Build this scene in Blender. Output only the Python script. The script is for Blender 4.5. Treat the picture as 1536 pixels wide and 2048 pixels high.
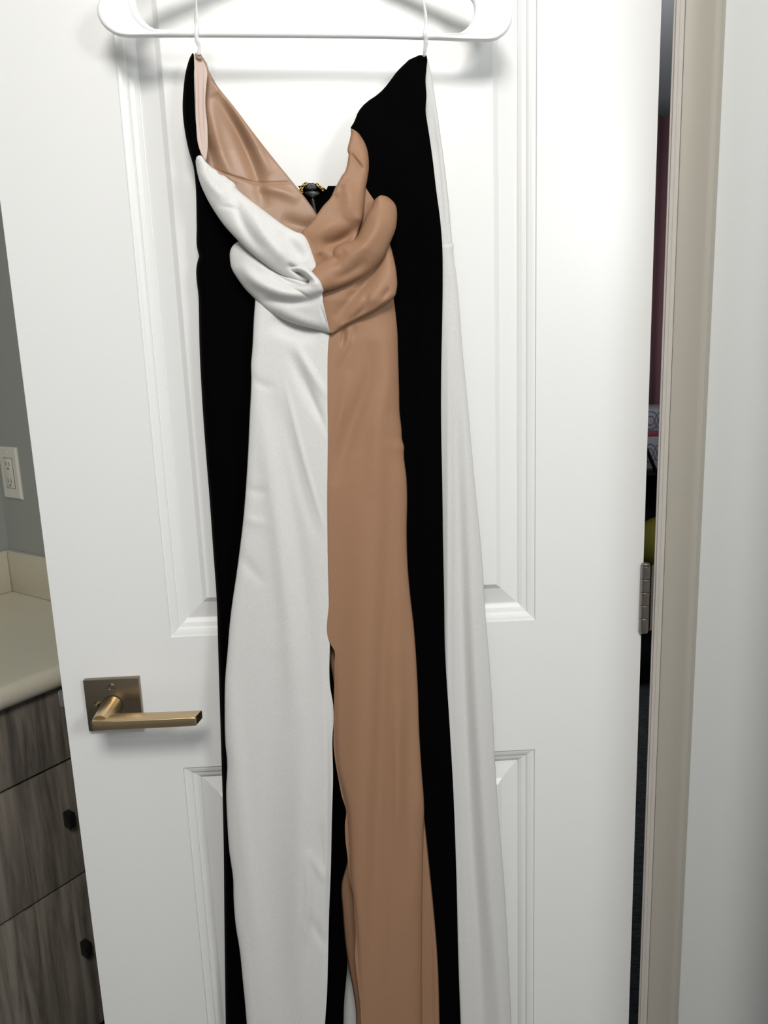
import bpy, bmesh, math
import numpy as np
from mathutils import Vector, Matrix, noise

for o in list(bpy.data.objects): bpy.data.objects.remove(o)
S = bpy.context.scene
COL = S.collection

# ------------------------------------------------------------------ camera
FPX, PITCH, ROLL = 1539.0, 0.1998, -0.0365
CAM = np.array([0, 0, 1.36])
_F = np.array([0, math.cos(PITCH), -math.sin(PITCH)])
_R = np.array([1.0, 0, 0]); _U = np.cross(_R, _F)
_c, _s = math.cos(ROLL), math.sin(ROLL)
CR, CU = _c*_R + _s*_U, -_s*_R + _c*_U
cd = bpy.data.cameras.new('camera'); cam = bpy.data.objects.new('camera', cd); COL.objects.link(cam)
cd.sensor_fit = 'VERTICAL'; cd.sensor_height = 36; cd.sensor_width = 27
cd.lens = FPX*36/2048; cd.clip_start = .02
M = Matrix(((CR[0], CU[0], -_F[0], CAM[0]), (CR[1], CU[1], -_F[1], CAM[1]), (CR[2], CU[2], -_F[2], CAM[2]), (0, 0, 0, 1)))
cam.matrix_world = M
S.camera = cam

# ------------------------------------------------------------------ world and lights
w = bpy.data.worlds.new('world'); S.world = w; w.use_nodes = True
w.node_tree.nodes['Background'].inputs[0].default_value = (0.93, 0.97, 1.0, 1)
w.node_tree.nodes['Background'].inputs[1].default_value = 0.165
def area(name, loc, target, size, power, col):
    l = bpy.data.lights.new(name, 'AREA'); l.shape = 'DISK'; l.size = size; l.energy = power; l.color = col
    o = bpy.data.objects.new(name, l); COL.objects.link(o); o.location = loc
    o.rotation_euler = (Vector(target)-Vector(loc)).to_track_quat('-Z', 'Y').to_euler()
area('ceiling_lamp_light', (0.02, -0.50, 2.36), (0.05, 0.88, 1.25), 0.58, 21.5, (1.0, 0.97, 0.93))
area('window_light', (0.94, -0.62, 1.80), (0.1, 0.9, 1.4), 0.34, 6.5, (0.93, 0.98, 1.0))
def bedroom_fill():
    area('bedroom_fill_light', (0.6, 2.0, 1.9), (1.05, 3.1, 1.2), 0.8, 9.0, (0.9, 0.95, 1.0))  # added fill with no lamp behind it, brightens the view through the gap
bedroom_fill()
S.view_settings.view_transform = 'Standard'; S.view_settings.look = 'None'
S.view_settings.exposure = 0.40; S.view_settings.gamma = 1.0; S.view_settings.use_curve_mapping = False

# ------------------------------------------------------------------ frames of reference
YAW = 0.0324
T = np.array([math.cos(YAW), math.sin(YAW), 0]); DN = np.array([math.sin(YAW), -math.cos(YAW), 0])
O0 = np.array([0, 0.8896, 0]) + T*(-0.3988); DW = 0.711
def D(u, z, off=0): return Vector(O0 + T*u + DN*off + np.array([0, 0, z]))     # door frame: along, up, towards the room
H = O0 + T*DW
PHI = math.radians(35)
WS = np.array([math.cos(PHI), -math.sin(PHI), 0]); WN = np.array([-math.sin(PHI), -math.cos(PHI), 0])
def Wp(s, r, z): return Vector(H + WS*s + WN*r + np.array([0, 0, z]))          # wall frame: along wall, out of wall, up
def P(x, y, off):                                                             # photo point -> 3D point at a distance in front of the door
    d = _F + CR*(x-768)/FPX - CU*(y-1024)/FPX
    p0 = O0 + DN*off
    t = ((p0-CAM)@DN)/(d@DN)
    return CAM + d*t
def PU(x, y, off):
    q = P(x, y, off) - O0
    return float(q@T), float(q[2])

# ------------------------------------------------------------------ materials
def mat(name, base, rough=.5, metal=0, bump=None, spec=.5, sheen=0, coat=0, var=None, alpha=1, trans=0, aniso=0):
    m = bpy.data.materials.new(name); m.use_nodes = True; nt = m.node_tree; b = nt.nodes['Principled BSDF']
    b.inputs['Base Color'].default_value = (*base, 1); b.inputs['Roughness'].default_value = rough
    b.inputs['Metallic'].default_value = metal; b.inputs['Specular IOR Level'].default_value = spec
    b.inputs['Sheen Weight'].default_value = sheen; b.inputs['Coat Weight'].default_value = coat
    b.inputs['Alpha'].default_value = alpha; b.inputs['Transmission Weight'].default_value = trans
    b.inputs['Anisotropic'].default_value = aniso
    tc = nt.nodes.new('ShaderNodeTexCoord')
    if bump:
        sc, st, dist = bump[:3]
        n = nt.nodes.new('ShaderNodeTexNoise'); n.inputs['Scale'].default_value = sc; n.inputs['Detail'].default_value = 3
        if len(bump) > 3:
            mp = nt.nodes.new('ShaderNodeMapping'); mp.inputs['Scale'].default_value = bump[3]
            nt.links.new(tc.outputs['Object'], mp.inputs[0]); nt.links.new(mp.outputs[0], n.inputs['Vector'])
        else: nt.links.new(tc.outputs['Object'], n.inputs['Vector'])
        bp = nt.nodes.new('ShaderNodeBump'); bp.inputs['Strength'].default_value = st; bp.inputs['Distance'].default_value = dist
        nt.links.new(n.outputs['Fac'], bp.inputs['Height']); nt.links.new(bp.outputs[0], b.inputs['Normal'])
    if var:
        sc, c2, scale3 = var
        mp = nt.nodes.new('ShaderNodeMapping'); mp.inputs['Scale'].default_value = scale3
        nt.links.new(tc.outputs['Object'], mp.inputs[0])
        n = nt.nodes.new('ShaderNodeTexNoise'); n.inputs['Scale'].default_value = sc; n.inputs['Detail'].default_value = 6
        n.inputs['Roughness'].default_value = .65; n.inputs['Distortion'].default_value = .4
        nt.links.new(mp.outputs[0], n.inputs['Vector'])
        cr = nt.nodes.new('ShaderNodeValToRGB'); cr.color_ramp.elements[0].position = .36; cr.color_ramp.elements[1].position = .64
        cr.color_ramp.elements[0].color = (*base, 1); cr.color_ramp.elements[1].color = (*c2, 1)
        nt.links.new(n.outputs['Fac'], cr.inputs[0]); nt.links.new(cr.outputs[0], b.inputs['Base Color'])
    return m
M_door = mat('door_paint', (.80, .80, .785), .34, bump=(260, .05, .001))
M_wall = mat('wall_paint', (.68, .70, .69), .7, bump=(190, .12, .001))
M_gwall = mat('grey_wall_paint', (.37, .385, .36), .7, bump=(150, .1, .001))
M_trim = mat('trim_paint', (.455, .425, .37), .38, bump=(120, .05, .001))
M_trim_lit = mat('trim_paint_lit', (.60, .565, .52), .38, bump=(120, .05, .001))  # trim paint made lighter: the stronger light on the jamb is in the colour
M_ceil = mat('ceiling_paint', (.8, .8, .79), .8, bump=(90, .2, .002))
M_tile = mat('bath_floor', (.24, .23, .22), .5, var=(3, (.2, .19, .185), (1, 1, 1)))
M_carpet = mat('carpet', (.028, .029, .032), .95, bump=(60, .9, .02, (1, 3, 1)), var=(25, (.075, .078, .085), (1, 3, 1)))
M_white = mat('white_crepe', (.70, .69, .67), .5, bump=(1500, .22, .0006), sheen=.15, spec=.35, var=(1500, (.60, .59, .57), (1, 1, .5)))
M_tan = mat('tan_crepe', (.335, .19, .115), .5, bump=(1500, .15, .0005), sheen=.0, spec=.22, var=(1500, (.305, .167, .095), (1, 1, .5)))
M_lining = mat('tan_lining', (.33, .195, .12), .45, sheen=.08, spec=.45, bump=(1400, .08, .0004))
M_black = mat('black_crepe', (.0012, .0012, .0015), .9, sheen=.0, spec=.02)
M_nude = mat('nude_tape', (.58, .45, .385), .6, bump=(900, .15, .0005, (1, 1, 3)))
M_plast = mat('white_plastic', (.90, .90, .90), .28, spec=.5)
M_loop = mat('clear_loop', (.92, .92, .90), .15, alpha=.55, spec=.7)
M_brass = mat('satin_brass', (.62, .47, .27), .3, 1, bump=(500, .05, .0004, (.05, 1, 1)), aniso=.3)
M_bronze = mat('satin_bronze', (.27, .22, .16), .33, 1, bump=(500, .05, .0004, (.05, 1, 1)))
M_nickel = mat('satin_nickel', (.30, .275, .25), .34, 1)
M_steel = mat('latch_steel', (.5, .49, .47), .3, 1)
M_gold = mat('gold_chain', (.75, .48, .16), .22, 1)
M_blkmet = mat('black_metal', (.008, .008, .009), .35, spec=.4)
M_wood = mat('grey_oak', (.095, .083, .07), .5, bump=(14, .25, .002, (9, 9, .7)), var=(7, (.27, .235, .19), (7, 7, .55)))
M_gap = mat('cabinet_inside', (.01, .01, .01), .8)
M_counter = mat('cream_counter', (.70, .66, .53), .3, var=(260, (.66, .62, .50), (1, 1, 1)))
M_outlet = mat('outlet_plastic', (.78, .76, .68), .35)
M_slot = mat('outlet_slot', (.03, .03, .03), .6)
M_burg = mat('burgundy_cloth', (.13, .055, .062), .85, bump=(40, .2, .004))
M_dgrey = mat('bedroom_wall_paint', (.30, .31, .32), .8)
M_box = mat('lilac_grey_box', (.19, .175, .195), .7)
M_ring = mat('ring_print', (.10, .09, .11), .7)
M_red = mat('red_band', (.16, .02, .03), .7)
M_olive = mat('olive_satin', (.15, .135, .02), .28, coat=.3, bump=(30, .4, .006))
M_dark = mat('black_cloth', (.008, .008, .009), .9)

# ------------------------------------------------------------------ helpers
def link(name, me, m, parent=None, smooth=False):
    o = bpy.data.objects.new(name, me); COL.objects.link(o)
    if m: me.materials.append(m)
    if parent: o.parent = parent; o.matrix_parent_inverse = parent.matrix_world.inverted()
    if smooth:
        for p in me.polygons: p.use_smooth = True
    return o
def empty(name, loc=(0, 0, 0)):
    o = bpy.data.objects.new(name, None); COL.objects.link(o); o.location = loc; o.empty_display_size = .05
    o.matrix_world = Matrix.Translation(loc)
    return o
def tag(o, label=None, cat=None, group=None, kind=None):
    if label: o['label'] = label
    if cat: o['category'] = cat
    if group: o['group'] = group
    if kind: o['kind'] = kind
    return o
def rawmesh(name, vs, fs, m, parent=None, smooth=False):
    me = bpy.data.meshes.new(name); me.from_pydata([tuple(v) for v in vs], [], fs); me.update()
    bm = bmesh.new(); bm.from_mesh(me); bmesh.ops.recalc_face_normals(bm, faces=bm.faces); bm.to_mesh(me); bm.free()
    return link(name, me, m, parent, smooth)
def box(name, fr, a0, a1, b0, b1, c0, c1, m, parent=None, bev=0, seg=2):
    """box in frame fr(a, b, c); c up for Wp, for D use lambda"""
    vs = [fr(a, b, c) for a in (a0, a1) for b in (b0, b1) for c in (c0, c1)]
    fs = [(0, 1, 3, 2), (4, 6, 7, 5), (0, 4, 5, 1), (2, 3, 7, 6), (0, 2, 6, 4), (1, 5, 7, 3)]
    o = rawmesh(name, vs, fs, m, parent)
    if bev:
        bm = bmesh.new(); bm.from_mesh(o.data)
        bmesh.ops.bevel(bm, geom=bm.edges[:], offset=bev, segments=seg, profile=.5, affect='EDGES')
        bm.to_mesh(o.data); bm.free()
        for p in o.data.polygons: p.use_smooth = True
        o.data.set_sharp_from_angle(angle=math.radians(40))
    return o
def Dz(u, off, z): return D(u, z, off)
def Wz(s, r, z): return Wp(s, r, z)
def join_boxes(name, fr, lst, m, parent=None, bev=0):
    bmm = bmesh.new()
    for (a0, a1, b0, b1, c0, c1) in lst:
        vs = [bmm.verts.new(fr(a, b, c)) for a in (a0, a1) for b in (b0, b1) for c in (c0, c1)]
        for f in [(0, 1, 3, 2), (4, 6, 7, 5), (0, 4, 5, 1), (2, 3, 7, 6), (0, 2, 6, 4), (1, 5, 7, 3)]: bmm.faces.new([vs[i] for i in f])
    bmesh.ops.recalc_face_normals(bmm, faces=bmm.faces)
    if bev: bmesh.ops.bevel(bmm, geom=bmm.edges[:], offset=bev, segments=2, profile=.5, affect='EDGES')
    me = bpy.data.meshes.new(name); bmm.to_mesh(me); bmm.free()
    return link(name, me, m, parent)
def lathe(name, prof, origin, axis, m, parent=None, n=40):
    """prof: list of (radius, height along axis)"""
    ax = Vector(axis).normalized(); e1 = ax.orthogonal().normalized(); e2 = ax.cross(e1); o = Vector(origin)
    vs = []; fs = []
    for (r, h) in prof:
        for i in range(n):
            a = 2*math.pi*i/n; vs.append(o + ax*h + (e1*math.cos(a)+e2*math.sin(a))*r)
    for j in range(len(prof)-1):
        for i in range(n): fs.append((j*n+i, j*n+(i+1) % n, (j+1)*n+(i+1) % n, (j+1)*n+i))
    fs.append(tuple(range(n))); fs.append(tuple((len(prof)-1)*n+i for i in range(n)))
    ob = rawmesh(name, vs, fs, m, parent, True); ob.data.set_sharp_from_angle(angle=math.radians(35)); return ob
def tube(name, pts, r, m, parent=None, n=10, closed=False, flat=None):
    pts = [Vector(p) for p in pts]; vs = []; fs = []; N = len(pts); ref = None
    for i, p in enumerate(pts):
        a = pts[(i-1) % N] if (closed or i) else p; b = pts[(i+1) % N] if (closed or i < N-1) else p
        t = (b-a).normalized()
        if ref is None: ref = t.orthogonal().normalized()
        ref = (ref - t*ref.dot(t)).normalized(); e2 = t.cross(ref)
        rr = r[i] if isinstance(r, (list, tuple)) else r
        for k in range(n):
            an = 2*math.pi*k/n; vs.append(p + (ref*math.cos(an)+e2*math.sin(an))*rr)
    for i in range(N if closed else N-1):
        j = (i+1) % N
        for k in range(n): fs.append((i*n+k, i*n+(k+1) % n, j*n+(k+1) % n, j*n+k))
    if not closed: fs.append(tuple(range(n))); fs.append(tuple((N-1)*n+k for k in range(n)))
    return rawmesh(name, vs, fs, m, parent, True)

# ------------------------------------------------------------------ the room
DH = 2.03; CEIL = 2.44
tag(join_boxes('wall_right', Wz, [(.012, 1.5, -.134, -.014, 0, CEIL), (-1.46, -.735, -.134, -.014, 0, CEIL),
     (-.735, .012, -.134, -.014, 2.052, CEIL)], M_wall), kind='structure')
tag(box('wall_end', Wz, -1.461, -.80, -.0141, -.012, 0, CEIL, M_gwall), kind='structure')
tag(box('wall_left', Wz, -1.58, -1.46, -.134, 2.6, 0, CEIL, M_gwall), kind='structure')
tag(box('floor', Wz, -1.58, 1.5, -.014, 2.6, -.06, 0, M_tile), kind='structure')
tag(box('ceiling', Wz, -1.58, 1.5, -.134, 2.6, CEIL, CEIL+.06, M_ceil), kind='structure')
tag(box('wall_return_added', Wz, .20, 1.5, -.014, .15, 0, CEIL, M_wall), kind='structure')  # unseen block added so its edge casts the soft shadow beside the hinge
# bedroom beyond the doorway
tag(box('floor_bedroom', Wz, -2.6, 1.9, -3.3, -.014, -.061, 0.001, M_carpet), kind='structure')
tag(box('ceiling_bedroom', Wz, -2.6, 1.9, -3.3, -.134, CEIL, CEIL+.06, M_ceil), kind='structure')
tag(box('wall_bedroom_back', Wz, -2.6, 1.9, -3.4, -3.3, -.06, CEIL+.06, M_dgrey), kind='structure')
tag(box('wall_bedroom_right', Wz, 1.9, 2.0, -3.4, -.134, -.06, CEIL+.06, M_dgrey), kind='structure')
tag(box('wall_bedroom_left', Wz, -2.7, -2.6, -3.4, -.134, -.06, CEIL+.06, M_dgrey), kind='structure')
tag(join_boxes('wall_bedroom_front', Wz, [(-2.6, -1.58, -.134, -.014, 0, CEIL), (1.5, 1.9, -.134, -.014, 0, CEIL)], M_dgrey), kind='structure')

# door frame: jamb and casing on the hinge side, mirrored on the far side, head on top
frame = empty('trim_1', tuple(Wp(.03, 0, 0))); tag(frame, kind='structure')
def profile_strip(name, prof, z0, z1, m, parent, mirror=None):
    """closed (s, r) outline extruded along z"""
    n = len(prof); vs = []
    for z in (z0, z1):
        for (s, r) in prof: vs.append(Wp(s if mirror is None else mirror - s, r, z))
    fs = [(i, (i+1) % n, n+(i+1) % n, n+i) for i in range(n)] + [tuple(range(n)), tuple(range(n, 2*n))]
    o = rawmesh(name, vs, fs, m, parent, True); o.data.set_sharp_from_angle(angle=math.radians(22)); return o
casing = [(.0240, -.0136), (.0240, -.0030), (.0243, -.0016), (.0250, -.0012)]
for k in range(1, 9):
    q = k/8; casing.append((.0255+.0275*q, -.0012 - .0022*math.sin(q*math.pi)+.0018*q))
casing += [(.055, .0012), (.0575, .0010), (.0598, -.001), (.0612, -.0045), (.0616, -.0136)]
jamb = [(.0110, -.135), (.0110, -.0060), (.0117, -.0052), (.0142, -.0050), (.0146, -.0022), (.0153, -.0014), (.0186, -.0012), (.0190, -.0019), (.0194, -.0012), (.0230, -.0010), (.0237, -.0018), (.0239, -.0136), (.0118, -.0138), (.0118, -.135)]
o = profile_strip('casing', casing, 0, 2.10, M_trim, frame); o['label'] = 'moulded beige door casing on the hinge side'
o = profile_strip('jamb', jamb, 0, 2.05, M_trim_lit, frame); o['label'] = 'painted door jamb edge'
profile_strip('casing', casing, 0, 2.10, M_trim, frame, mirror=-.723)
box('jamb', Wz, -.7345, -.7235, -.135, -.008, 0, 2.05, M_trim_lit, frame)
box('head_casing', Wz, -.7335, .0105, -.0136, 0, 2.045, 2.10, M_trim, frame)
box('head_jamb', Wz, -.7235, .0105, -.135, -.0138, 2.0405, 2.0515, M_trim_lit, frame)

# ------------------------------------------------------------------ the door
door = empty('door_1', tuple(D(DW, .0, 0))); tag(door, kind='structure')
UL, UR = .136, DW-.132
PAN = ((1.037, 1.905), (.235, .8649))
TH = .035
# slab with two openings, built as one mesh from shared corner grid
us = [0, UL, UR, DW]; zs = [.012, PAN[1][0], PAN[1][1], PAN[0][0], PAN[0][1], DH]
vs = []; fs = []
idx = {}
for k, off in enumerate((0, -TH)):
    for j, z in enumerate(zs):
        for i, u in enumerate(us): idx[(i, j, k)] = len(vs); vs.append(D(u, z, off))
for j in range(5):
    for i in range(3):
        hole = (i == 1 and j in (1, 3))
        q = [(i, j), (i+1, j), (i+1, j+1), (i, j+1)]
        if not hole:
            for k in (0, 1): fs.append(tuple(idx[(a, b, k)] for a, b in q))
        else:
            for (a, b), (c, d) in zip(q, q[1:]+q[:1]): fs.append((idx[(a, b, 0)], idx[(c, d, 0)], idx[(c, d, 1)], idx[(a, b, 1)]))
for j in range(5):
    for i in (0, 3): fs.append((idx[(i, j, 0)], idx[(i, j+1, 0)], idx[(i, j+1, 1)], idx[(i, j, 1)]))
for i in range(3):
    for j in (0, 5): fs.append((idx[(i, j, 0)], idx[(i+1, j, 0)], idx[(i+1, j, 1)], idx[(i, j, 1)]))
slab = rawmesh('door_slab', vs, fs, M_door, door)
def rings(name, u0, u1, z0, z1, prof, cap, back=False):
    vs = []; fs = []
    for d_, h in prof:
        for (u, z) in ((u0+d_, z0+d_), (u1-d_, z0+d_), (u1-d_, z1-d_), (u0+d_, z1-d_)): vs.append(D(u, z, h))
    for j in range(len(prof)-1):
        for i in range(4): fs.append((j*4+i, j*4+(i+1) % 4, (j+1)*4+(i+1) % 4, (j+1)*4+i))
    if cap: b = (len(prof)-1)*4; fs.append((b, b+1, b+2, b+3))
    else:
        b = (len(prof)-1)*4
        for i in range(4): fs.append((i, (i+1) % 4, b+(i+1) % 4, b+i))
    o = rawmesh(name, vs, fs, M_door, door)
    return o
MOULD = [(0.0, .0001), (.0006, -.0022), (.0016, -.0021), (.0045, -.0027), (.0080, -.0040), (.0096, -.0052), (.0100, -.0068), (.0112, -.0068),
         (.0150, -.0078), (.0182, -.0100), (.0192, -.0118), (.0200, -.0120), (.0200, -.0180), (.0, -.0180)]
RAISE = [(.0201, -.0170), (.0201, -.0121), (.0215, -.0118), (.0405, -.0062), (.0410, -.0060), (.0470, -.0012), (.0480, -.0009)]
for (z0, z1) in PAN:
    rings('panel_moulding', UL, UR, z0, z1, MOULD, False)
    vs0 = rings('raised_panel', UL, UR, z0, z1, RAISE, True)
    box('back_panel', Dz, UL+.0202, UR-.0202, -.030, -.0172, z0+.0202, z1-.0202, M_door, door)
    rings('panel_moulding', UL, UR, z0, z1, [(0, -.0351), (.0096, -.0300), (.0200, -.0300), (.0200, -.0182), (0, -.0182)], False)

# lever handle
hd = empty('door_handle', tuple(D(.0618, .957, 0))); hd.parent = door; hd.matrix_parent_inverse = door.matrix_world.inverted()
hd['label'] = 'antique brass lever handle on a square plate'
box('rosette', Dz, .0287, .0949, .0, .008, .9243, .9905, M_bronze, hd, bev=.0008)['label'] = 'dark bronze square backplate'
nb = D(.0612, .9575, .006)
lathe('neck_collar', [(.0125, 0), (.0125, .0024), (.0118, .0028)], nb, DN, M_gap, hd)
lathe('neck', [(.0118, 0), (.0116, .012), (.0108, .034), (.0100, .047), (.0092, .050)], nb, DN, M_brass, hd)
# lever bar: rounded rectangular section, end cut raked
def lever():
    bm = bmesh.new(); vs = []
    stations = [(.0530, .0460, .0610, .9520, .9625), (.0565, .0430, .0630, .9512, .9632), (.0800, .0425, .0634, .9512, .9628), (.1660, .0450, .0634, .9512, .9622), (.1722, .0440, .0630, .9514, .9619)]
    fr = []
    for u, o0, o1, z0, z1 in stations:
        fr.append([bm.verts.new(D(u + (.004 if (u > .17 and off == o0) else 0), z, off)) for off, z in ((o0, z0), (o1, z0), (o1, z1), (o0, z1))])
    for a, b in zip(fr, fr[1:]):
        for i in range(4): bm.faces.new((a[i], a[(i+1) % 4], b[(i+1) % 4], b[i]))
    bm.faces.new(fr[0]); bm.faces.new(fr[-1])
    bmesh.ops.recalc_face_normals(bm, faces=bm.faces)
    bmesh.ops.bevel(bm, geom=[e for e in bm.edges if e.calc_face_angle(0) > .6], offset=.0014, segments=3, profile=.5, affect='EDGES')
    me = bpy.data.meshes.new('lever'); bm.to_mesh(me); bm.free()
    o = link('lever', me, M_brass, hd, True); o.data.set_sharp_from_angle(angle=math.radians(50)); return o
lever()['label'] = 'polished brass lever bar'
sc = lathe('screw', [(.0046, 0), (.0046, .0012), (.0038, .0016), (.0030, .0006), (.0014, .0004), (.0014, .0012)], D(.0615, .9806, .0078), DN, M_bronze, hd, 24)
pn = lathe('privacy_pin', [(.0030, 0), (.0030, .0048), (.0024, .0056)], D(.0415, .9582, .0078), DN, M_bronze, hd, 20)
# latch in the free edge of the door
lt = empty('latch', tuple(D(0, .9588, -.0175))); lt.parent = door; lt.matrix_parent_inverse = door.matrix_world.inverted()
box('latch_plate', Dz, -.0012, 0, -.030, -.005, .930, .988, M_steel, lt)
bm = bmesh.new()
q = [(-.0012, -.012), (-.0012, -.024), (-.0125, -.021), (-.0125, -.0165), (-.0095, -.012)]
a = [bm.verts.new(D(u, .9495, o)) for u, o in q]; b = [bm.verts.new(D(u, .9675, o)) for u, o in q]
bm.faces.new(a); bm.faces.new(b)
for i in range(5): bm.faces.new((a[i], a[(i+1) % 5], b[(i+1) % 5], b[i]))
bmesh.ops.recalc_face_normals(bm, faces=bm.faces); me = bpy.data.meshes.new('latch_bolt'); bm.to_mesh(me); bm.free(); link('latch_bolt', me, M_steel, lt)
# hinges: five knuckles, two leaves
for zc in (1.0595, 1.86, .24):
    hg = empty('hinge', tuple(D(.712, zc, .004))); hg.parent = door; hg.matrix_parent_inverse = door.matrix_world.inverted()
    hg['label'] = 'satin nickel butt hinge'
    base = D(.7124, zc-.0415, .0040); r = .0058
    for k in range(5):
        h0 = k*.0166; lathe('knuckle', [(r-.0004, h0+.0002), (r, h0+.0007), (r, h0+.0159), (r-.0004, h0+.0164)], base, (0, 0, 1), M_nickel, hg, 28)
    lathe('pin_head', [(.0035, 0), (.0052, .0004), (.0054, .0018), (.0040, .0034), (.0014, .0040)], base+Vector((0, 0, .083)), (0, 0, 1), M_nickel, hg, 24)
    lathe('pin_tip', [(.0014, -.0040), (.0040, -.0030), (.0052, -.0016), (.0052, 0)], base, (0, 0, 1), M_nickel, hg, 24)
    box('door_leaf', Dz, .7111, .7125, -.030, .0030, zc-.0415, zc+.0415, M_nickel, hg)
    box('jamb_leaf', Wz, .0096, .0109, -.034, -.001, zc-.0415, zc+.0415, M_nickel, hg)

# ------------------------------------------------------------------ vanity in the corner behind the door
VF = -.95
van = empty('vanity_cabinet', tuple(Wp(-1.2, .4, 0))); tag(van, 'grey wood-grain vanity cabinet with slab drawers under the cream counter', 'cabinet')
VR = .46
join_boxes('cabinet_body', Wz, [(-1.452, VF-.021, -.010, 1.30, .10, .812), (-1.452, VF-.08, -.010, 1.30, 0, .10)], M_gap, van)['label'] = 'dark cabinet carcass'
for (z0, z1) in ((.6695, .811), (.4385, .6640), (.110, .4330)):
    for (r0, r1) in ((-.008, VR-.002), (VR+.002, .93), (.934, 1.30)):
        dr = box('drawer', Wz, VF-.020, VF, r0, r1, z0, z1, M_wood, van, bev=.0012)
        if z0 > .6: continue
        rc = (r0+r1)/2; zc = (z0+z1)/2 if z0 > .4 else .293
        if z0 > .4: zc = .562
        kb = box('knob', Wz, VF+.0005, VF+.020, rc-.006, rc+.006, zc-.014, zc+.014, M_blkmet, dr, bev=.0006)
ctr = empty('countertop', tuple(Wp(-1.2, .4, .82))); tag(ctr, 'cream stone vanity countertop with rounded front edge', 'countertop')
pr = [(-1.457, .853), (VF-.006, .853)]
for k in range(9):
    a = math.pi/2 - k/8*math.pi; pr.append((VF+.010+.019*math.cos(a)*.9, .8335+.0195*math.sin(a)))
pr += [(VF-.012, .8145), (-1.457, .8145)]
vs = [Wp(s, r, z) for r in (-.011, 1.32) for s, z in pr]; n = len(pr)
fs = [(i, (i+1) % n, n+(i+1) % n, n+i) for i in range(n)] + [tuple(range(n)), tuple(range(n, 2*n))]
o = rawmesh('counter_slab', vs, fs, M_counter, ctr, True); o.data.set_sharp_from_angle(angle=math.radians(40))
box('backsplash', Wz, -1.457, VF+.012, -.0115, .0, .8535, .951, M_counter, ctr, bev=.0015)
box('backsplash', Wz, -1.459, -1.447, .0005, 1.32, .8535, .951, M_counter, ctr, bev=.0015)
# wall outlet
out = empty('wall_outlet', tuple(Wp(-1.405, -.012, 1.134))); tag(out, 'white two-socket wall outlet plate above the counter', 'outlet')
pc, pz = -1.4035, 1.1335
vs = []; 
for s_, z_, r_ in ((.035, .0585, -.0119), (.035, .0585, -.0092), (.0315, .055, -.0062)):
    for a, b in ((-1, -1), (1, -1), (1, 1), (-1, 1)): vs.append(Wp(pc+a*s_, r_, pz+b*z_))
fs = [(0, 1, 2, 3), (8, 9, 10, 11)] + [(j*4+i, j*4+(i+1) % 4, (j+1)*4+(i+1) % 4, (j+1)*4+i) for j in (0, 1) for i in range(4)]
rawmesh('cover_plate', vs, fs, M_outlet, out)
box('recess_line', Wz, pc-.0178, pc+.0178, -.0063, -.0060, pz-.0345, pz+.0345, M_slot, out)
fc = box('receptacle', Wz, pc-.0168, pc+.0168, -.0062, -.0046, pz-.0335, pz+.0335, M_outlet, out, bev=.0008)
for zc in (pz+.019, pz-.019):
    box('slot', Wz, pc-.0070, pc-.0052, -.0047, -.0044, zc-.002, zc+.006, M_slot, fc)
    box('slot', Wz, pc+.0052, pc+.0070, -.0047, -.0044, zc-.002, zc+.006, M_slot, fc)
    lathe('ground_hole', [(.0024, 0), (.0024, .0003)], Wp(pc, -.0047, zc-.0085), WN, M_slot, fc, 12)
for zc in (pz+.0475, pz-.0475): lathe('plate_screw', [(.0026, 0), (.0022, .0007)], Wp(pc, -.0062, zc), WN, M_outlet, out, 14)

# ------------------------------------------------------------------ what stands in the bedroom (seen through the hinge gap)
def G(y, px, Y):     # ray through the gap at photo row y, at world depth Y
    d = _F + CR*(px-768)/FPX - CU*(y-1024)/FPX
    return Vector(CAM + d*(Y/d[1]))
X3 = G(900, 1300, 3.0)
def Bz(a, b, c): return Vector((X3.x+a, 3.0+b, c))
cu = empty('curtain', tuple(Bz(0, .35, 0))); tag(cu, 'dark burgundy curtain hanging in the room behind the hinge gap', 'curtain')
vs = []; fs = []; n = 90
for z in (.30, 2.265):
    for i in range(n+1):
        a = -.5+1.0*i/n; vs.append(Bz(a, .33+.018*math.sin(a*55), z))
for i in range(n): fs.append((i, i+1, n+2+i, n+1+i))
o = rawmesh('curtain_cloth', vs, fs, M_burg, cu, True); so = o.modifiers.new('t', 'SOLIDIFY'); so.thickness = .003
tube('curtain_rod', [Bz(-.6, .365, 2.245), Bz(.6, .365, 2.245)], .008, M_dgrey, cu)
sh = empty('shelf_rack', tuple(Bz(0, 0, 0))); tag(sh, 'black metal shelf rack with diagonal brace behind the hinge gap', 'rack')
for a in (-.35, .35):
    for b in (-.14, .14): box('post', Bz, a-.01, a+.01, b-.01, b+.01, 0, 1.0, M_blkmet, sh)
for z in (.16, .455, .885): box('shelf', Bz, -.34, .34, -.15, .15, z, z+.02, M_blkmet, sh)
g1, g2 = G(885, 1288, 2.84), G(934, 1308, 2.84)
dd = (g2-g1); tube('brace', [g1-dd*1.0, g2+dd*.1], .0065, M_blkmet, sh)
def ringbox(nm, z0, z1, lab, a0):
    e = empty(nm, tuple(Bz(a0, 0, z0))); tag(e, lab, 'box', 'ring-printed boxes on the rack')
    box('box_body', Bz, a0-.16, a0+.16, -.12, .12, z0, z1, M_box, e, bev=.002)
    zc = (z0+z1)/2
    for k in range(-3, 4):
        for rr in (.028, .014):
            c = [Bz(a0+k*.045+math.cos(t*math.pi/12)*rr, -.1212, zc+math.sin(t*math.pi/12)*rr*1.2) for t in range(24)]
            tube('ring_print', c, .0016, M_ring, e, 5, True)
    return e
e1 = ringbox('gift_box', .906, 1.028, 'grey ring-printed box on the black rack, lower of two', .0)
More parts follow.
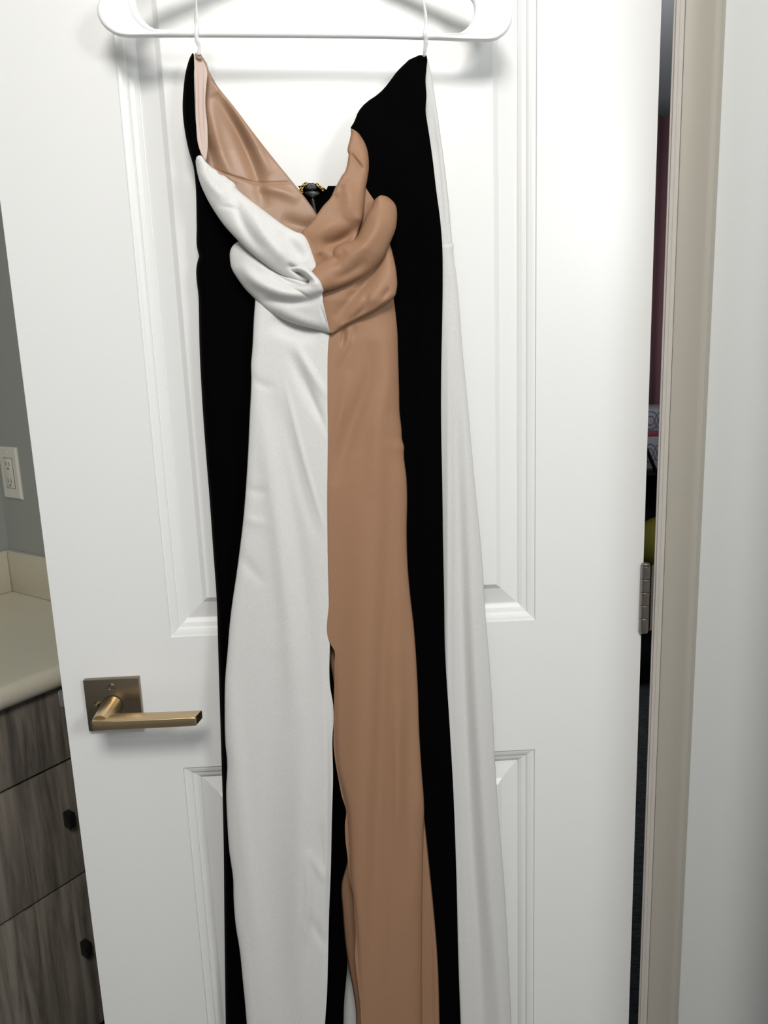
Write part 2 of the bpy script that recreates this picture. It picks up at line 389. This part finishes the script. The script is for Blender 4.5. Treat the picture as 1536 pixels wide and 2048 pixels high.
e2 = ringbox('gift_box', 1.0485, 1.130, 'grey ring-printed box on the black rack, upper of two', .0)
rb = tag(box('red_book', Bz, -.15, .15, -.12, .10, 1.0285, 1.048, M_red, None, bev=.001), 'flat dark red book between the two ring-printed boxes', 'book')
bl = lathe('olive_ball', [(max(.001, .112*math.sin(math.pi*k/20)), -.112*math.cos(math.pi*k/20)) for k in range(21)], Bz(.055, -.03, .588), (0, 0, 1), M_olive, None, 36)
tag(bl, 'glossy olive green ball on the lower rack shelf behind the hinge', 'ball')
tag(box('storage_crate', Bz, -.30, .30, .088, .148, .476, .86, M_dark, None, bev=.006), 'black fabric storage crate at the back of the lower rack shelf', 'crate')

# ------------------------------------------------------------------ hanger
def crom(pts, per=6, closed=False):
    pts = [np.array(p, float) for p in pts]; n = len(pts); out = []
    rng = range(n if closed else n-1)
    for i in rng:
        p1, p2 = pts[i], pts[(i+1) % n]
        p0 = pts[i-1] if (closed or i > 0) else 2*p1-p2
        p3 = pts[(i+2) % n] if (closed or i+2 < n) else 2*p2-p1
        for k in range(per):
            t = k/per
            out.append(.5*((2*p1)+(-p0+p2)*t+(2*p0-5*p1+4*p2-p3)*t*t+(-p0+3*p1-3*p2+p3)*t**3))
    if not closed: out.append(pts[-1])
    return out
HO = .047
pairs = [((600, 76), (600, 61)), ((420, 75), (420, 60)), ((300, 74.5), (325, 60)), ((243, 73), (305, 56)), ((218, 62), (291, 45)), ((202, 45), (280, 30)),
         ((194.5, 24), (274, 12)), ((200, 0), (273, -5)), ((222, -26), (285, -20)), ((300, -66), (325, -38)), ((430, -118), (435, -86)), ((560, -166), (562, -136)),
         ((612, -176), (612, -146)), ((665, -164), (663, -134)), ((790, -112), (780, -80)), ((905, -58), (885, -32)), ((975, -28), (925, -14)), ((1008, -2), (943, 2)),
         ((1024, 33), (948, 20)), ((1017, 59), (944, 40)), ((1003, 74), (935, 55)), ((985, 81.5), (918, 67)), ((940, 82), (895, 68.5)), ((860, 80), (850, 67)), ((740, 77.5), (740, 64))]
oc = crom([p[0] for p in pairs], 6, True); ic = crom([p[1] for p in pairs], 6, True)
hang = empty('coat_hanger', tuple(P(612, -60, HO))); tag(hang, 'white plastic coat hanger with broad rounded ends holding the jumpsuit', 'hanger')
def hh(d_, wd):
    r = min(.0046, wd/2); q = min(d_, wd-d_)
    if q < r: rim = math.sqrt(max(0, r*r-(r-q)**2))
    else: rim = r*max(0, 1-((q-r)/.0035)**2)**.5 if q-r < .0035 else 0
    return max(rim, .0036 if q > r*.3 else 0)
NC = 17; vs = []; fs = []
for a, b in zip(oc, ic):
    A = P(a[0], a[1], HO); B = P(b[0], b[1], HO); wd = np.linalg.norm(B-A)
    col = [0, .05, .12, .2, .32, .46, .6, .75, .88]; r = min(.0046, wd/2)
    ds = []
    for q in (0, .06, .2, .45, 1): ds.append(r*q)
    if wd/2 > r:
        for q in (.4, .8, 1): ds.append(min(r+.0035*q, wd/2))
    else: ds += [wd/2]*3
    ds = ds + [wd/2] + [wd-x for x in reversed(ds)]
    row = []
    for sgn in (1, -1):
        for x in (ds if sgn > 0 else ds[::-1]):
            row.append(A+(B-A)*(x/wd)+DN*sgn*hh(x, wd))
    vs += row
nr = len(vs)//len(oc)
for i in range(len(oc)):
    j = (i+1) % len(oc)
    for k in range(nr): fs.append((i*nr+k, i*nr+(k+1) % nr, j*nr+(k+1) % nr, j*nr+k))
o = rawmesh('hanger_body', vs, fs, M_plast, hang, True)
bmm = bmesh.new(); bmm.from_mesh(o.data); bmesh.ops.remove_doubles(bmm, verts=bmm.verts, dist=.00004); bmesh.ops.recalc_face_normals(bmm, faces=bmm.faces); bmm.to_mesh(o.data); bmm.free()
ht = Vector(P(612, -172, HO))
hk = [ht+Vector((0, 0, z)) for z in (-.008, .01, .025)]
hc = ht+Vector((0, 0, .055))
hk += [hc+Vector(T)*(-.022*math.sin(a)) + Vector((0, 0, -.022*math.cos(a))) for a in [math.pi*k/12 for k in range(1, 20)]]
tube('hanger_hook', hk, .0032, M_plast, hang, 12)
# over-door hook that carries the hanger (above the frame)
odh = empty('over_door_hook', tuple(D(.34, DH, .0))); tag(odh, 'white metal hook over the top of the door carrying the hanger', 'hook')
uh = float((np.array(hc)-O0)@T)
zt = hc.z+.022
box('strap', Dz, uh-.012, uh+.012, .0006, .003, zt-.03, DH+.004, M_plast, odh)
box('strap', Dz, uh-.012, uh+.012, -TH-.004, .003, DH+.001, DH+.004, M_plast, odh)
box('strap', Dz, uh-.012, uh+.012, -TH-.004, -TH-.0015, DH-.06, DH+.001, M_plast, odh)
tube('peg', [D(uh, zt-.0062, .002), D(uh, zt-.0064, .03), D(uh, zt-.0064, .062), D(uh, zt+.006, .070)], .0030, M_plast, odh)

# ------------------------------------------------------------------ the jumpsuit
suit = empty('jumpsuit', tuple(P(640, 1000, .02))); tag(suit, 'strapless wide-leg jumpsuit in black, white and tan blocks hanging on the white door', 'jumpsuit')
RS = 1.0
def seg_dist(X, Y, pts):
    best = np.full(X.shape, 1e9); par = np.zeros(X.shape); acc = 0
    pts = [tuple(q) for q in crom(pts, 6)] if len(pts) > 2 else pts
    for (x0, y0), (x1, y1) in zip(pts, pts[1:]):
        dx, dy = x1-x0, y1-y0; L = dx*dx+dy*dy+1e-9
        t = np.clip(((X-x0)*dx+(Y-y0)*dy)/L, 0, 1)
        d_ = np.hypot(X-x0-t*dx, Y-y0-t*dy); c = d_ < best
        best = np.where(c, d_, best); par = np.where(c, acc+t*math.sqrt(L), par); acc += math.sqrt(L)
    return best, par/acc
def surface(name, X, Y, OFF, m, thick=.0008, parent=suit):
    nr, nc = X.shape; vs = []
    for j in range(nr):
        for i in range(nc): vs.append(P(X[j, i], Y[j, i], OFF[j, i]))
    fs = [(j*nc+i, j*nc+i+1, (j+1)*nc+i+1, (j+1)*nc+i) for j in range(nr-1) for i in range(nc-1)]
    me = bpy.data.meshes.new(name); me.from_pydata([tuple(v) for v in vs], [], fs); me.update()
    o = link(name, me, m, parent, True)
    so = o.modifiers.new('thickness', 'SOLIDIFY'); so.thickness = thick; so.offset = 0
    return o
def smoothcurve(tab, ys):
    ty = np.array([a for a, b in tab], float); tx = np.array([b for a, b in tab], float)
    # monotone-ish cubic: finite difference tangents
    mt = np.zeros(len(ty)); dl = np.diff(tx)/np.diff(ty)
    mt[0], mt[-1] = dl[0], dl[-1]
    for i in range(1, len(ty)-1):
        h0, h1 = ty[i]-ty[i-1], ty[i+1]-ty[i]; mt[i] = (dl[i-1]*h1+dl[i]*h0)/(h0+h1)
    k = np.clip(np.searchsorted(ty, ys)-1, 0, len(ty)-2); h = ty[k+1]-ty[k]; t = (ys-ty[k])/h
    return (2*t**3-3*t**2+1)*tx[k]+(t**3-2*t**2+t)*h*mt[k]+(-2*t**3+3*t**2)*tx[k+1]+(t**3-t**2)*h*mt[k+1]
def rollf(dist, wpx): e = np.clip(dist/wpx, 0, 1); return np.sqrt(np.clip(1-(1-e)**2, 0, 1))
def extra(X, Y, ridges):
    o = np.zeros(X.shape)
    for pts, sg, hgt in ridges:
        d_, q = seg_dist(X, Y, pts); o += hgt*RS*np.exp(-(d_/sg)**2)*np.sin(math.pi*np.clip(q, 0, 1))**.8
    return o
def rows(name, L, R, m, base, wl=0, wr=0, dl=0, dr=0, ridges=(), step=9, cols=26, bump=None, thick=.0008):
    y0, y1 = max(L[0][0], R[0][0]), min(L[-1][0], R[-1][0])
    ys = np.linspace(y0, y1, max(8, int((y1-y0)/step)+1))
    xl, xr = smoothcurve(L, ys), smoothcurve(R, ys)
    u = .5-.5*np.cos(np.linspace(0, math.pi, cols)) if (wl or wr) else np.linspace(0, 1, cols)
    u = .5*u+.5*np.linspace(0, 1, cols)
    X = xl[:, None]+(xr-xl)[:, None]*u[None]; Y = np.repeat(ys[:, None], cols, 1)
    b = np.interp(ys, [a for a, _ in base], [v for _, v in base]) if isinstance(base, (list, tuple)) else np.full(len(ys), base)
    OFF = np.repeat(b[:, None], cols, 1)
    wd = (xr-xl)[:, None]
    if wl: OFF -= dl*(1-rollf(u[None]*wd, np.minimum(wl, wd*.5+1e-6)))
    if wr: OFF -= dr*(1-rollf((1-u[None])*wd, np.minimum(wr, wd*.5+1e-6)))
    OFF += extra(X, Y, ridges)
    return surface(name, X, Y, OFF, m, thick)
def ruled(name, A, B, m, baseA, baseB, bulge=.01, power=2.0, ridges=(), n=50, cols=20, thick=.0008, skew=.5):
    def rs(pts):
        pts = np.array(crom(pts, 8)); d_ = np.r_[0, np.cumsum(np.hypot(*np.diff(pts, axis=0).T))]; t = np.linspace(0, d_[-1], n)
        return np.c_[np.interp(t, d_, pts[:, 0]), np.interp(t, d_, pts[:, 1])]
    a, b = rs(A), rs(B); u = .5-.5*np.cos(np.linspace(0, math.pi, cols))
    X = a[:, 0:1]+(b[:, 0:1]-a[:, 0:1])*u; Y = a[:, 1:2]+(b[:, 1:2]-a[:, 1:2])*u
    t = np.linspace(0, 1, n)
    bA = np.interp(t, np.linspace(0, 1, len(baseA)), baseA)[:, None]; bB = np.interp(t, np.linspace(0, 1, len(baseB)), baseB)[:, None]
    bl = np.interp(t, np.linspace(0, 1, len(bulge)), bulge)[:, None] if isinstance(bulge, (list, tuple)) else bulge
    us = u**(math.log(.5)/math.log(skew))
    OFF = bA+(bB-bA)*u[None] + bl*(np.clip(1-np.abs(2*us-1)**power, 0, 1)**(1/power))[None]
    OFF = OFF + extra(X, Y, ridges)
    return surface(name, X, Y, OFF, m, thick)
def ext(tab, xe): return list(tab)+[(2530, xe)]

# back: white wide panel falling on the right
o = rows('back_panel', [(112, 842), (300, 846), (492, 872)],
     [(112, 853), (150, 862), (200, 870), (270, 880), (330, 888), (400, 896), (460, 901), (492, 904)], M_white, [(112, .030), (300, .020), (492, .020)],
     wr=5, dr=.003, ridges=[([(866, 180), (884, 330), (897, 488)], 3.5, .0012)], step=8, cols=16)
o['label'] = 'white back bodice strip along the right edge'
o = rows('back_panel', ext([(487, 876), (700, 870), (1000, 870), (1300, 872), (1700, 885), (2048, 895)], 915),
     ext([(487, 907), (500, 906), (550, 912), (620, 918), (700, 924), (780, 932), (870, 940), (980, 950), (1080, 960), (1160, 966), (1240, 971), (1300, 976), (1400, 983), (1499, 988), (1599, 994), (1759, 1007), (1918, 1016), (2048, 1022)], 1060),
     M_white, [(487, .0215), (900, .0165), (2530, .0165)], wr=14, dr=.006,
     ridges=[([(897, 600), (898, 990), (897, 1300), (899, 1417), (911, 1690), (924, 2009), (940, 2500)], 9, .006),
             ([(912, 800), (922, 1100), (929, 1371), (944, 1690), (961, 1963), (980, 2500)], 13, -.006),
             ([(925, 800), (938, 1100), (953, 1371), (977, 1736), (1000, 2009), (1030, 2500)], 16, .007)], cols=44)
o['label'] = 'white back leg panel showing on the right'
# black side panels
LB = [(107, 385), (112, 382), (122, 378), (140, 373), (180, 367.5), (220, 366), (260, 370), (300, 378), (335, 388), (360, 391), (450, 394), (500, 395.5), (513, 399), (522, 396), (600, 398), (700, 400), (800, 405), (900, 412), (1000, 420), (1100, 427),
      (1200, 434), (1300, 437), (1400, 440), (1500, 443), (1600, 446), (1700, 448), (1800, 449), (1900, 450), (2048, 452)]
o = rows('side_panel', ext(LB, 462), ext([(107, 387), (112, 388), (150, 388), (200, 389), (250, 392), (290, 398.5), (300, 401), (308, 400), (316, 403), (335, 420), (360, 445), (400, 490), (440, 530), (500, 560), (600, 600), (700, 620),
       (1200, 640), (1290, 660), (1340, 672), (1500, 676), (1627, 697), (1731, 700), (1800, 700), (1880, 696), (1904, 695), (1941, 694), (1982, 690), (2009, 688), (2048, 687)], 680),
     M_black, [(107, .038), (300, .040), (500, .034), (1200, .026), (2530, .024)], wl=16, dl=.018, ridges=[([(480, 700), (520, 1300)], 40, .0)], cols=30)
o['label'] = 'black left side panel'
RBl = [(111, 839), (113, 832), (117, 823), (122, 816), (129, 809), (143, 795), (163, 780), (180, 766), (190.5, 754.6), (200, 740), (212, 726), (229, 714.5), (246, 708), (253, 702.5), (259, 702), (266, 708), (300, 720), (350, 724), (400, 735), (500, 755), (600, 770),
       (800, 775), (1100, 785), (1400, 800), (1600, 815), (1800, 835), (2048, 850)]
RBr = [(111, 852.5), (114, 854), (120, 854), (135, 852.5), (160, 850.5), (190, 852.5), (225, 851), (245, 854), (270, 858), (320, 865), (380, 872), (440, 880), (490, 884), (560, 885), (640, 884), (740, 882), (860, 882), (960, 884), (1100, 886), (1200, 888), (1280, 889),
       (1462, 899.5), (1576, 906), (1736, 912), (1941, 917), (2048, 921)]
o = rows('side_panel', ext(RBl, 880), ext(RBr, 940), M_black, [(111, .034), (250, .044), (420, .050), (600, .036), (1200, .027), (2530, .0265)], wl=10, wr=6, dl=.006, dr=.001,
     ridges=[([(800, 250), (770, 400)], 40, .008), ([(825, 130), (800, 260), (782, 400)], 9, .003), ([(845, 250), (836, 420), (830, 600), (835, 1200)], 7, -.003)], cols=34)
o['label'] = 'black right side panel'
# inner back layers of the tan leg
o = rows('inner_leg_panel', ext([(1292, 659), (1330, 662), (1360, 667), (1500, 690), (1690, 698), (1731, 693), (1763, 684), (1827, 686), (1895, 692), (1941, 699), (1977, 706), (2018, 712), (2048, 713)], 735),
     ext([(1292, 664), (1330, 700), (1500, 800), (1620, 846), (1645, 849), (1736, 858.6), (1827, 867.7), (1941, 876), (2048, 879)], 905), M_tan, [(1292, .034), (1700, .031), (2530, .031)],
     wl=6, wr=4, dl=.004, dr=.003, ridges=[([(862, 1800), (862, 2100)], 7, -.003), ([(697, 1760), (702, 1880), (712, 1980)], 4, .003)], cols=30)
o['label'] = 'tan back of the leg behind the front panel'
# front panels
SEAM = [(640, 652), (665, 659), (680, 657.5), (780, 655.5), (870, 656.5), (1000, 655), (1100, 656), (1200, 658), (1290, 659.5)]
WR = SEAM + [(1371, 660), (1410, 666), (1440, 667), (1471, 665), (1553, 666), (1645, 663.5), (1736, 661.6), (1827, 658), (1918, 656), (1986, 654), (2048, 650)]
WL = [(597, 511), (640, 508), (700, 505), (730, 502.5), (755, 503), (780, 502.5), (830, 500), (900, 497), (980, 492), (1040, 487), (1100, 480), (1160, 472), (1200, 466), (1250, 460), (1300, 456), (1360, 451), (1420, 450), (1480, 451), (1530, 455),
      (1580, 453), (1640, 455), (1700, 459), (1760, 467), (1800, 468), (1850, 472), (1900, 480), (1960, 486), (2000, 490), (2048, 494)]
WRt = [(597, 648)] + WR
FB = [(590, .050), (680, .053), (900, .054), (1250, .053), (2530, .052)]
o = rows('front_panel', ext(WL, 520), ext(WRt, 628), M_white, FB, wl=16, dl=.005, step=6, cols=60,
     ridges=[([(540, 640), (600, 660), (640, 662)], 16, -.006), ([(590, 690), (625, 750), (652, 795)], 8, .0028), ([(577, 700), (610, 775), (640, 840)], 10, -.0028), ([(603, 740), (655, 870)], 7, -.002),
             ([(567, 757), (595, 870), (617, 952), (652, 1070)], 4.5, .0017), ([(556, 790), (585, 900), (610, 1000), (640, 1090)], 11, -.0022),
             ([(517, 790), (552, 1030), (575, 1226), (590, 1450)], 17, .004), ([(540, 760), (600, 1110), (625, 1400)], 16, -.0025),
             ([(500, 750), (520, 768), (550, 775)], 8, -.0012), ([(486, 972), (510, 982), (540, 984)], 8, -.0012), ([(483, 1032), (510, 1044), (540, 1046)], 8, .001), ([(470, 1100), (500, 1135), (530, 1170)], 11, -.0014),
             ([(465, 1350), (480, 1600), (510, 1900)], 16, .003), ([(560, 1300), (540, 1700), (560, 2048)], 30, -.004), ([(610, 1400), (600, 1700), (600, 2048)], 22, .004),
             ([(612, 1700), (618, 1790), (608, 1890)], 8, .0028), ([(615, 1700), (632, 1730), (655, 1765)], 8, .002), ([(615, 1830), (632, 1860), (655, 1900)], 9, -.002), ([(640, 1640), (645, 1760)], 8, -.002),
             ([(659, 1300), (664, 1600), (655, 1960)], 7, -.005), ([(657, 665), (656, 900), (657, 1290)], 1.8, -.0012)])
o['label'] = 'white front leg panel'
TL = SEAM[1:-1] + [(1290, 662), (1300, 668), (1330, 668.5), (1417, 668), (1508, 668.5), (1553, 676), (1594, 684), (1622, 692.5), (1645, 690.5), (1677, 691), (1713, 695), (1759, 699), (1795, 707), (1827, 708), (1859, 711), (1918, 710), (1964, 715), (2000, 719.5), (2048, 722)]
TL = [(590, 652), (650, 656)] + TL
TR = [(585, 790), (600, 791), (660, 795), (720, 796.5), (780, 798), (825, 799), (862, 803), (880, 804), (893, 808), (905, 807.5), (960, 813), (1000, 814), (1060, 813), (1130, 815), (1190, 820), (1250, 827), (1300, 831), (1394, 836), (1460, 838), (1535, 842.6), (1622, 848), (1667, 846.5),
      (1736, 845), (1872, 843), (2048, 843)]
o = rows('front_panel', ext(TL, 745), ext(TR, 850), M_tan, FB, wr=92, dr=.021, step=6, cols=60,
     ridges=[([(690, 655), (684, 690)], 5, -.003), ([(700, 652), (697, 680), (672, 735)], 5, .0016), ([(712, 650), (704, 680)], 5, -.0014), ([(743, 680), (735, 760), (704, 850), (669, 972)], 15, -.0045), ([(770, 660), (775, 760), (755, 860), (748, 1000)], 16, .003),
             ([(700, 740), (680, 830), (665, 900)], 9, .002), ([(790, 850), (780, 972), (772, 1187), (766, 1323), (758, 1553), (752, 1690), (742, 1872), (730, 2100)], 17, -.006),
             ([(735, 900), (728, 1200), (722, 1500), (722, 1900), (735, 2500)], 38, .010), ([(805, 1200), (815, 1350), (820, 1500), (815, 1800)], 13, -.004), ([(795, 1380), (795, 1600), (792, 1700)], 9, .0035),
             ([(783, 1700), (776, 1870), (768, 2048)], 2.5, .0012), ([(668, 1300), (670, 1508), (693, 1630), (699, 1760), (711, 1860), (722, 2048)], 6, -.006), ([(740, 1600), (742, 1640)], 5, -.001)])
o['label'] = 'tan front leg panel'

# bodice lining and back seen through the neckline
o = rows('lining', [(114, 398), (140, 403), (320, 404), (338, 415), (370, 440), (420, 500), (450, 550), (470, 580), (482, 596)],
     [(114, 404), (119, 408), (140, 416), (169, 432), (212, 466), (269, 509), (324, 552), (367, 587), (392, 607), (431, 634), (455, 645), (482, 640)], M_lining, [(114, .034), (300, .030), (482, .038)],
     wr=7, dr=.002, step=2.2, cols=70,
     ridges=[([(432, 185), (480, 272), (512, 350), (530, 420)], 13, -.007), ([(450, 190), (500, 272), (540, 350)], 12, .004), ([(415, 200), (440, 300), (470, 370)], 12, .004), ([(412, 270), (430, 345)], 9, -.003),
             ([(420, 330), (440, 343), (466, 353), (495, 362), (518, 366), (560, 366), (600, 364)], 2.2, -.0018), ([(500, 372), (560, 382), (600, 400)], 11, .003), ([(560, 440), (610, 455), (640, 450)], 14, -.004)])
o['label'] = 'tan satin lining inside the bodice'
o = rows('back_bodice', [(372, 596), (376, 599), (381, 600), (395, 604), (420, 615), (445, 625)], [(372, 640), (376, 648), (381, 655), (388, 663), (400, 668), (420, 668), (445, 660)], M_black, .019, ridges=[([(618, 384), (628, 440)], 3, .003)], step=4, cols=20)
o['label'] = 'black back bodice edge in the V of the neckline'
rows('elastic_edge', [(372, 656), (380, 653), (390, 655), (398, 660)], [(372, 680), (380, 670), (390, 668), (398, 668)], M_black, .0205, step=3, cols=8)
zp = rows('zipper', [(366, 618), (370, 613), (376, 611), (379, 613), (380, 620), (400, 622), (440, 630)], [(366, 626), (370, 632), (376, 634), (379, 632), (380, 626), (400, 629), (440, 637)], M_blkmet, .0255, wl=3, wr=3, dl=.002, dr=.002, step=2.5, cols=12)
zp['label'] = 'black zipper pull and tape at the centre back'
def link_ring(x, y, rx, ry, rot, off=.026, r=.0007):
    c = []
    for k in range(16):
        a = k*math.pi/8; dx, dy = rx*math.cos(a), ry*math.sin(a)
        c.append(P(x+dx*math.cos(rot)-dy*math.sin(rot), y+dx*math.sin(rot)+dy*math.cos(rot), off+.0012*math.sin(2*a)))
    return tube('chain_link', c, r, M_gold, suit, 8, True)
for a in ((609, 369, 4, 2.3, -.5), (605, 373.5, 2.4, 4, .5), (602.5, 379, 2.4, 3.6, .1), (604, 383, 3, 1.8, .8), (634.5, 369.5, 3.2, 2, .7), (640, 374.5, 2, 3.4, -.7), (645, 379, 3, 1.8, .9), (612, 367, 2.6, 1.8, .2)): link_ring(*a)
# nude zip tape down the left inside edge
o = rows('zipper_tape', [(109, 388), (143, 389), (186, 390.6), (243, 392), (301, 400), (322, 410)], [(109, 394), (114, 399), (119, 403), (127, 409), (135, 412.6), (172, 412.6), (200, 410.6), (258, 415), (301, 415), (322, 412)], M_nude, [(109, .044), (322, .046)],
     ridges=[([(394, 130), (395, 186), (397, 243), (405, 300)], 1.5, -.001), ([(410, 130), (408, 200), (411, 290)], 1.4, .001)], step=6, cols=18)
o['label'] = 'pale nude zip tape inside the left edge'
tp = rows('tape_tab', [(106, 391), (110, 390), (118, 396)], [(106, 401), (110, 403), (118, 403)], M_lining, .0475, step=2, cols=8); tp['label'] = 'small beige tab where the loop is sewn on'

# bust drapes, right (tan) first
o = rows('bust_panel', [(487, 690), (560, 690), (574, 682), (579, 655), (584, 641), (609, 646), (639, 654.5), (655, 658), (667, 660)], [(487, 779), (500, 783), (520, 788), (550, 793), (580, 793), (591, 790), (606, 776), (624, 749), (639, 719), (653, 692), (662, 676), (667, 664)],
     M_tan, [(487, .055), (600, .063), (667, .058)], wr=14, dr=.009, step=4, cols=44,
     ridges=[([(779, 490), (735, 560), (690, 610), (668, 640)], 10, -.005), ([(790, 530), (750, 590), (700, 640)], 14, .004), ([(735, 585), (728, 615), (700, 645)], 6, -.003), ([(790, 590), (749, 622), (719, 637), (692, 651), (662, 664)], 3, -.003),
             ([(778, 575), (765, 600)], 5, -.002), ([(708, 640), (700, 655)], 3, .0015), ([(686, 645), (680, 662)], 3, .0015)])
o['label'] = 'tan lower bust panel'
o = rows('inner_drape', [(362, 722), (403, 718), (430, 712), (465, 700), (495, 695)], [(362, 726), (376, 732), (403, 750), (430, 746), (465, 728), (495, 712)], M_tan, .050, wr=5, dr=.002, step=5, cols=12)
o = rows('collar_drape', [(259, 702), (262, 702.5), (280, 700), (296, 696), (302, 695.5), (309, 698), (316, 697), (329, 695), (346, 689), (352, 684), (358, 681), (365, 677), (376, 671), (398, 660), (412, 647), (430, 634), (451, 618), (462, 607), (467, 604), (476, 606.5), (496, 612), (520, 617), (538, 621), (550, 627), (575, 640)],
     [(259, 705), (262, 711), (275, 723), (295, 733), (319, 737), (340, 737), (361, 734), (376, 731), (406, 728), (439, 724), (460, 718), (476, 714), (495, 702), (520, 680), (550, 660), (575, 650)],
     M_tan, [(259, .050), (340, .060), (440, .066), (520, .066), (575, .060)], wl=6, wr=14, dl=.004, dr=.010, step=3.5, cols=44,
     ridges=[([(696, 302), (706, 304), (718, 318), (735, 338)], 3, .0016), ([(700, 308), (712, 322), (728, 345)], 4, -.002), ([(720, 440), (700, 470), (670, 487), (640, 492)], 13, -.010), ([(690, 440), (650, 460), (620, 480)], 15, .003),
             ([(640, 505), (650, 540)], 12, -.004), ([(690, 360), (700, 400), (690, 440)], 16, .004), ([(677, 378), (690, 372)], 4, -.0015), ([(664, 396), (676, 392)], 4, -.0012)])
o['label'] = 'tan upper drape of the neckline'
o = ruled('bust_drape', [(758, 393), (750, 400), (744, 413), (734, 430), (724, 455), (712, 478), (697, 484), (680, 489), (668, 499), (664, 512), (650, 521), (638, 527), (624, 539), (626, 552)],
      [(761, 391), (772, 393), (781, 399), (789, 408), (793, 420), (793, 440), (790, 460), (779, 487), (764, 517), (734, 548), (700, 566), (672, 577), (645, 584)], M_tan, [.058, .060, .062, .064], [.052, .056, .060, .066], [.010, .016, .017, .014, .012], 2.0,
      ridges=[([(760, 420), (752, 460), (720, 500), (680, 530)], 12, .003), ([(690, 500), (682, 514), (660, 530)], 7, -.003), ([(735, 520), (700, 545), (665, 560)], 9, -.003)], n=90, cols=34)
o['label'] = 'thick tan drape folded across the right bust'
# white side
o = ruled('bust_panel', [(480, 484), (520, 518), (555, 543), (600, 560), (640, 575), (641, 584)],
      [(475, 484), (466, 492), (461, 503), (460.5, 517), (464, 537), (477, 559), (492, 579), (510, 597), (528, 614), (552, 630), (582, 644), (615, 654), (640, 660), (660, 666)], M_white, [.050, .056, .060, .062], [.046, .044, .050, .054], [.004, .010, .012, .010], 2.4,
      ridges=[([(478, 525), (510, 560), (560, 583), (612, 589), (640, 583)], 13, .008), ([(520, 600), (570, 604), (612, 602), (642, 594)], 8, -.004), ([(545, 548), (580, 566), (610, 575), (630, 572)], 6, -.005), ([(640, 610), (655, 655)], 2, -.0012), ([(540, 612), (600, 640), (650, 655)], 12, .003)], n=90, cols=44)
o['label'] = 'white lower bust panel with rolled fold'
o = ruled('bust_drape', [(393, 316), (397, 312), (403, 313), (412, 325), (424, 336), (432, 341), (439, 349), (448, 352), (456, 358), (469, 368), (474, 379), (495, 397), (528, 422), (564, 449), (588, 463), (612, 476), (632, 530)],
      [(392, 322), (393, 332), (396, 348), (401, 366), (409, 385), (423, 412), (447, 448), (474, 478), (495, 499), (528, 526), (555, 544), (582, 556), (604, 563), (622, 562)], M_white, [.050, .054, .060, .063, .0655], [.046, .052, .060, .064, .062], [.004, .012, .014, .012, .004], 2.2,
      ridges=[([(400, 340), (425, 375), (450, 400)], 8, .002), ([(435, 410), (480, 420)], 4, -.0012), ([(470, 385), (480, 430), (500, 470), (530, 505)], 10, -.003), ([(500, 410), (530, 470), (570, 515), (600, 535)], 14, .004),
              ([(560, 460), (590, 500), (612, 520)], 14, -.004), ([(575, 528), (590, 540), (612, 556)], 5, -.007), ([(448, 356), (456, 366)], 3, -.0015), ([(424, 340), (430, 352)], 3, -.0015), ([(412, 330), (414, 344)], 3, -.001)], n=110, cols=40)
o['label'] = 'white upper drape of the neckline'
o = ruled('drape_knot', [(576, 536), (590, 532), (604, 533), (618, 539), (630, 550), (640, 560), (646, 572), (647, 582), (636, 590), (618, 596), (600, 597), (582, 595)],
      [(580, 545), (592, 543), (601, 545), (610, 551), (617, 557), (619, 562), (617, 567), (610, 570), (600, 571), (590, 570), (578, 568), (565, 565)], M_white, [.066, .069, .070, .066, .060], [.064, .064, .066, .064, .064], [.003, .011, .013, .011, .004], 2.0, n=60, cols=18)
o['label'] = 'white fabric loop of the twisted fold at the centre'

# clear hanging loops
def ribbon(name, pts, m):
    """pts: (x, y, width px, off, twist)"""
    p = np.array(pts, float); n = 40; t = np.linspace(0, len(p)-1, n)
    q = [np.interp(t, range(len(p)), p[:, k]) for k in range(5)]
    X = np.stack([q[0]-q[2]/2, q[0], q[0]+q[2]/2], 1); Y = np.stack([q[1]]*3, 1); OFF = np.stack([q[3]-q[4], q[3]+.0003, q[3]+q[4]], 1)
    return surface(name, X, Y, OFF, m, .0004)
o = ribbon('hanging_loop', [(393, -108, 5, .056, 0), (391, -60, 5, .056, 0), (392, 0, 3, .055, .001), (392, 40, 8, .0545, .002), (394, 52, 8, .0545, 0), (392, 70, 9, .0545, 0), (395, 84, 9, .053, .001), (399, 95, 6, .051, 0), (397, 110, 9, .049, 0)], M_loop)
o['label'] = 'clear ribbon loop at the left tip'
ribbon('hanging_loop', [(846, -90, 5, .056, 0), (847, 0, 3, .055, 0), (851, 30, 7, .0545, .001), (852, 45, 5, .0545, .001), (850, 68, 9, .0545, 0), (852, 85, 9, .051, .001), (850, 100, 7, .046, 0), (848, 113, 5, .040, 0)], M_loop)['label'] = 'clear ribbon loop at the right tip'
ribbon('hanging_loop', [(404, 110, 5, .047, 0), (412, 124, 3, .046, .001), (418, 140, 3, .042, 0), (430, 162, 2, .036, 0)], M_loop)['label'] = 'clear ribbon end along the lining edge'
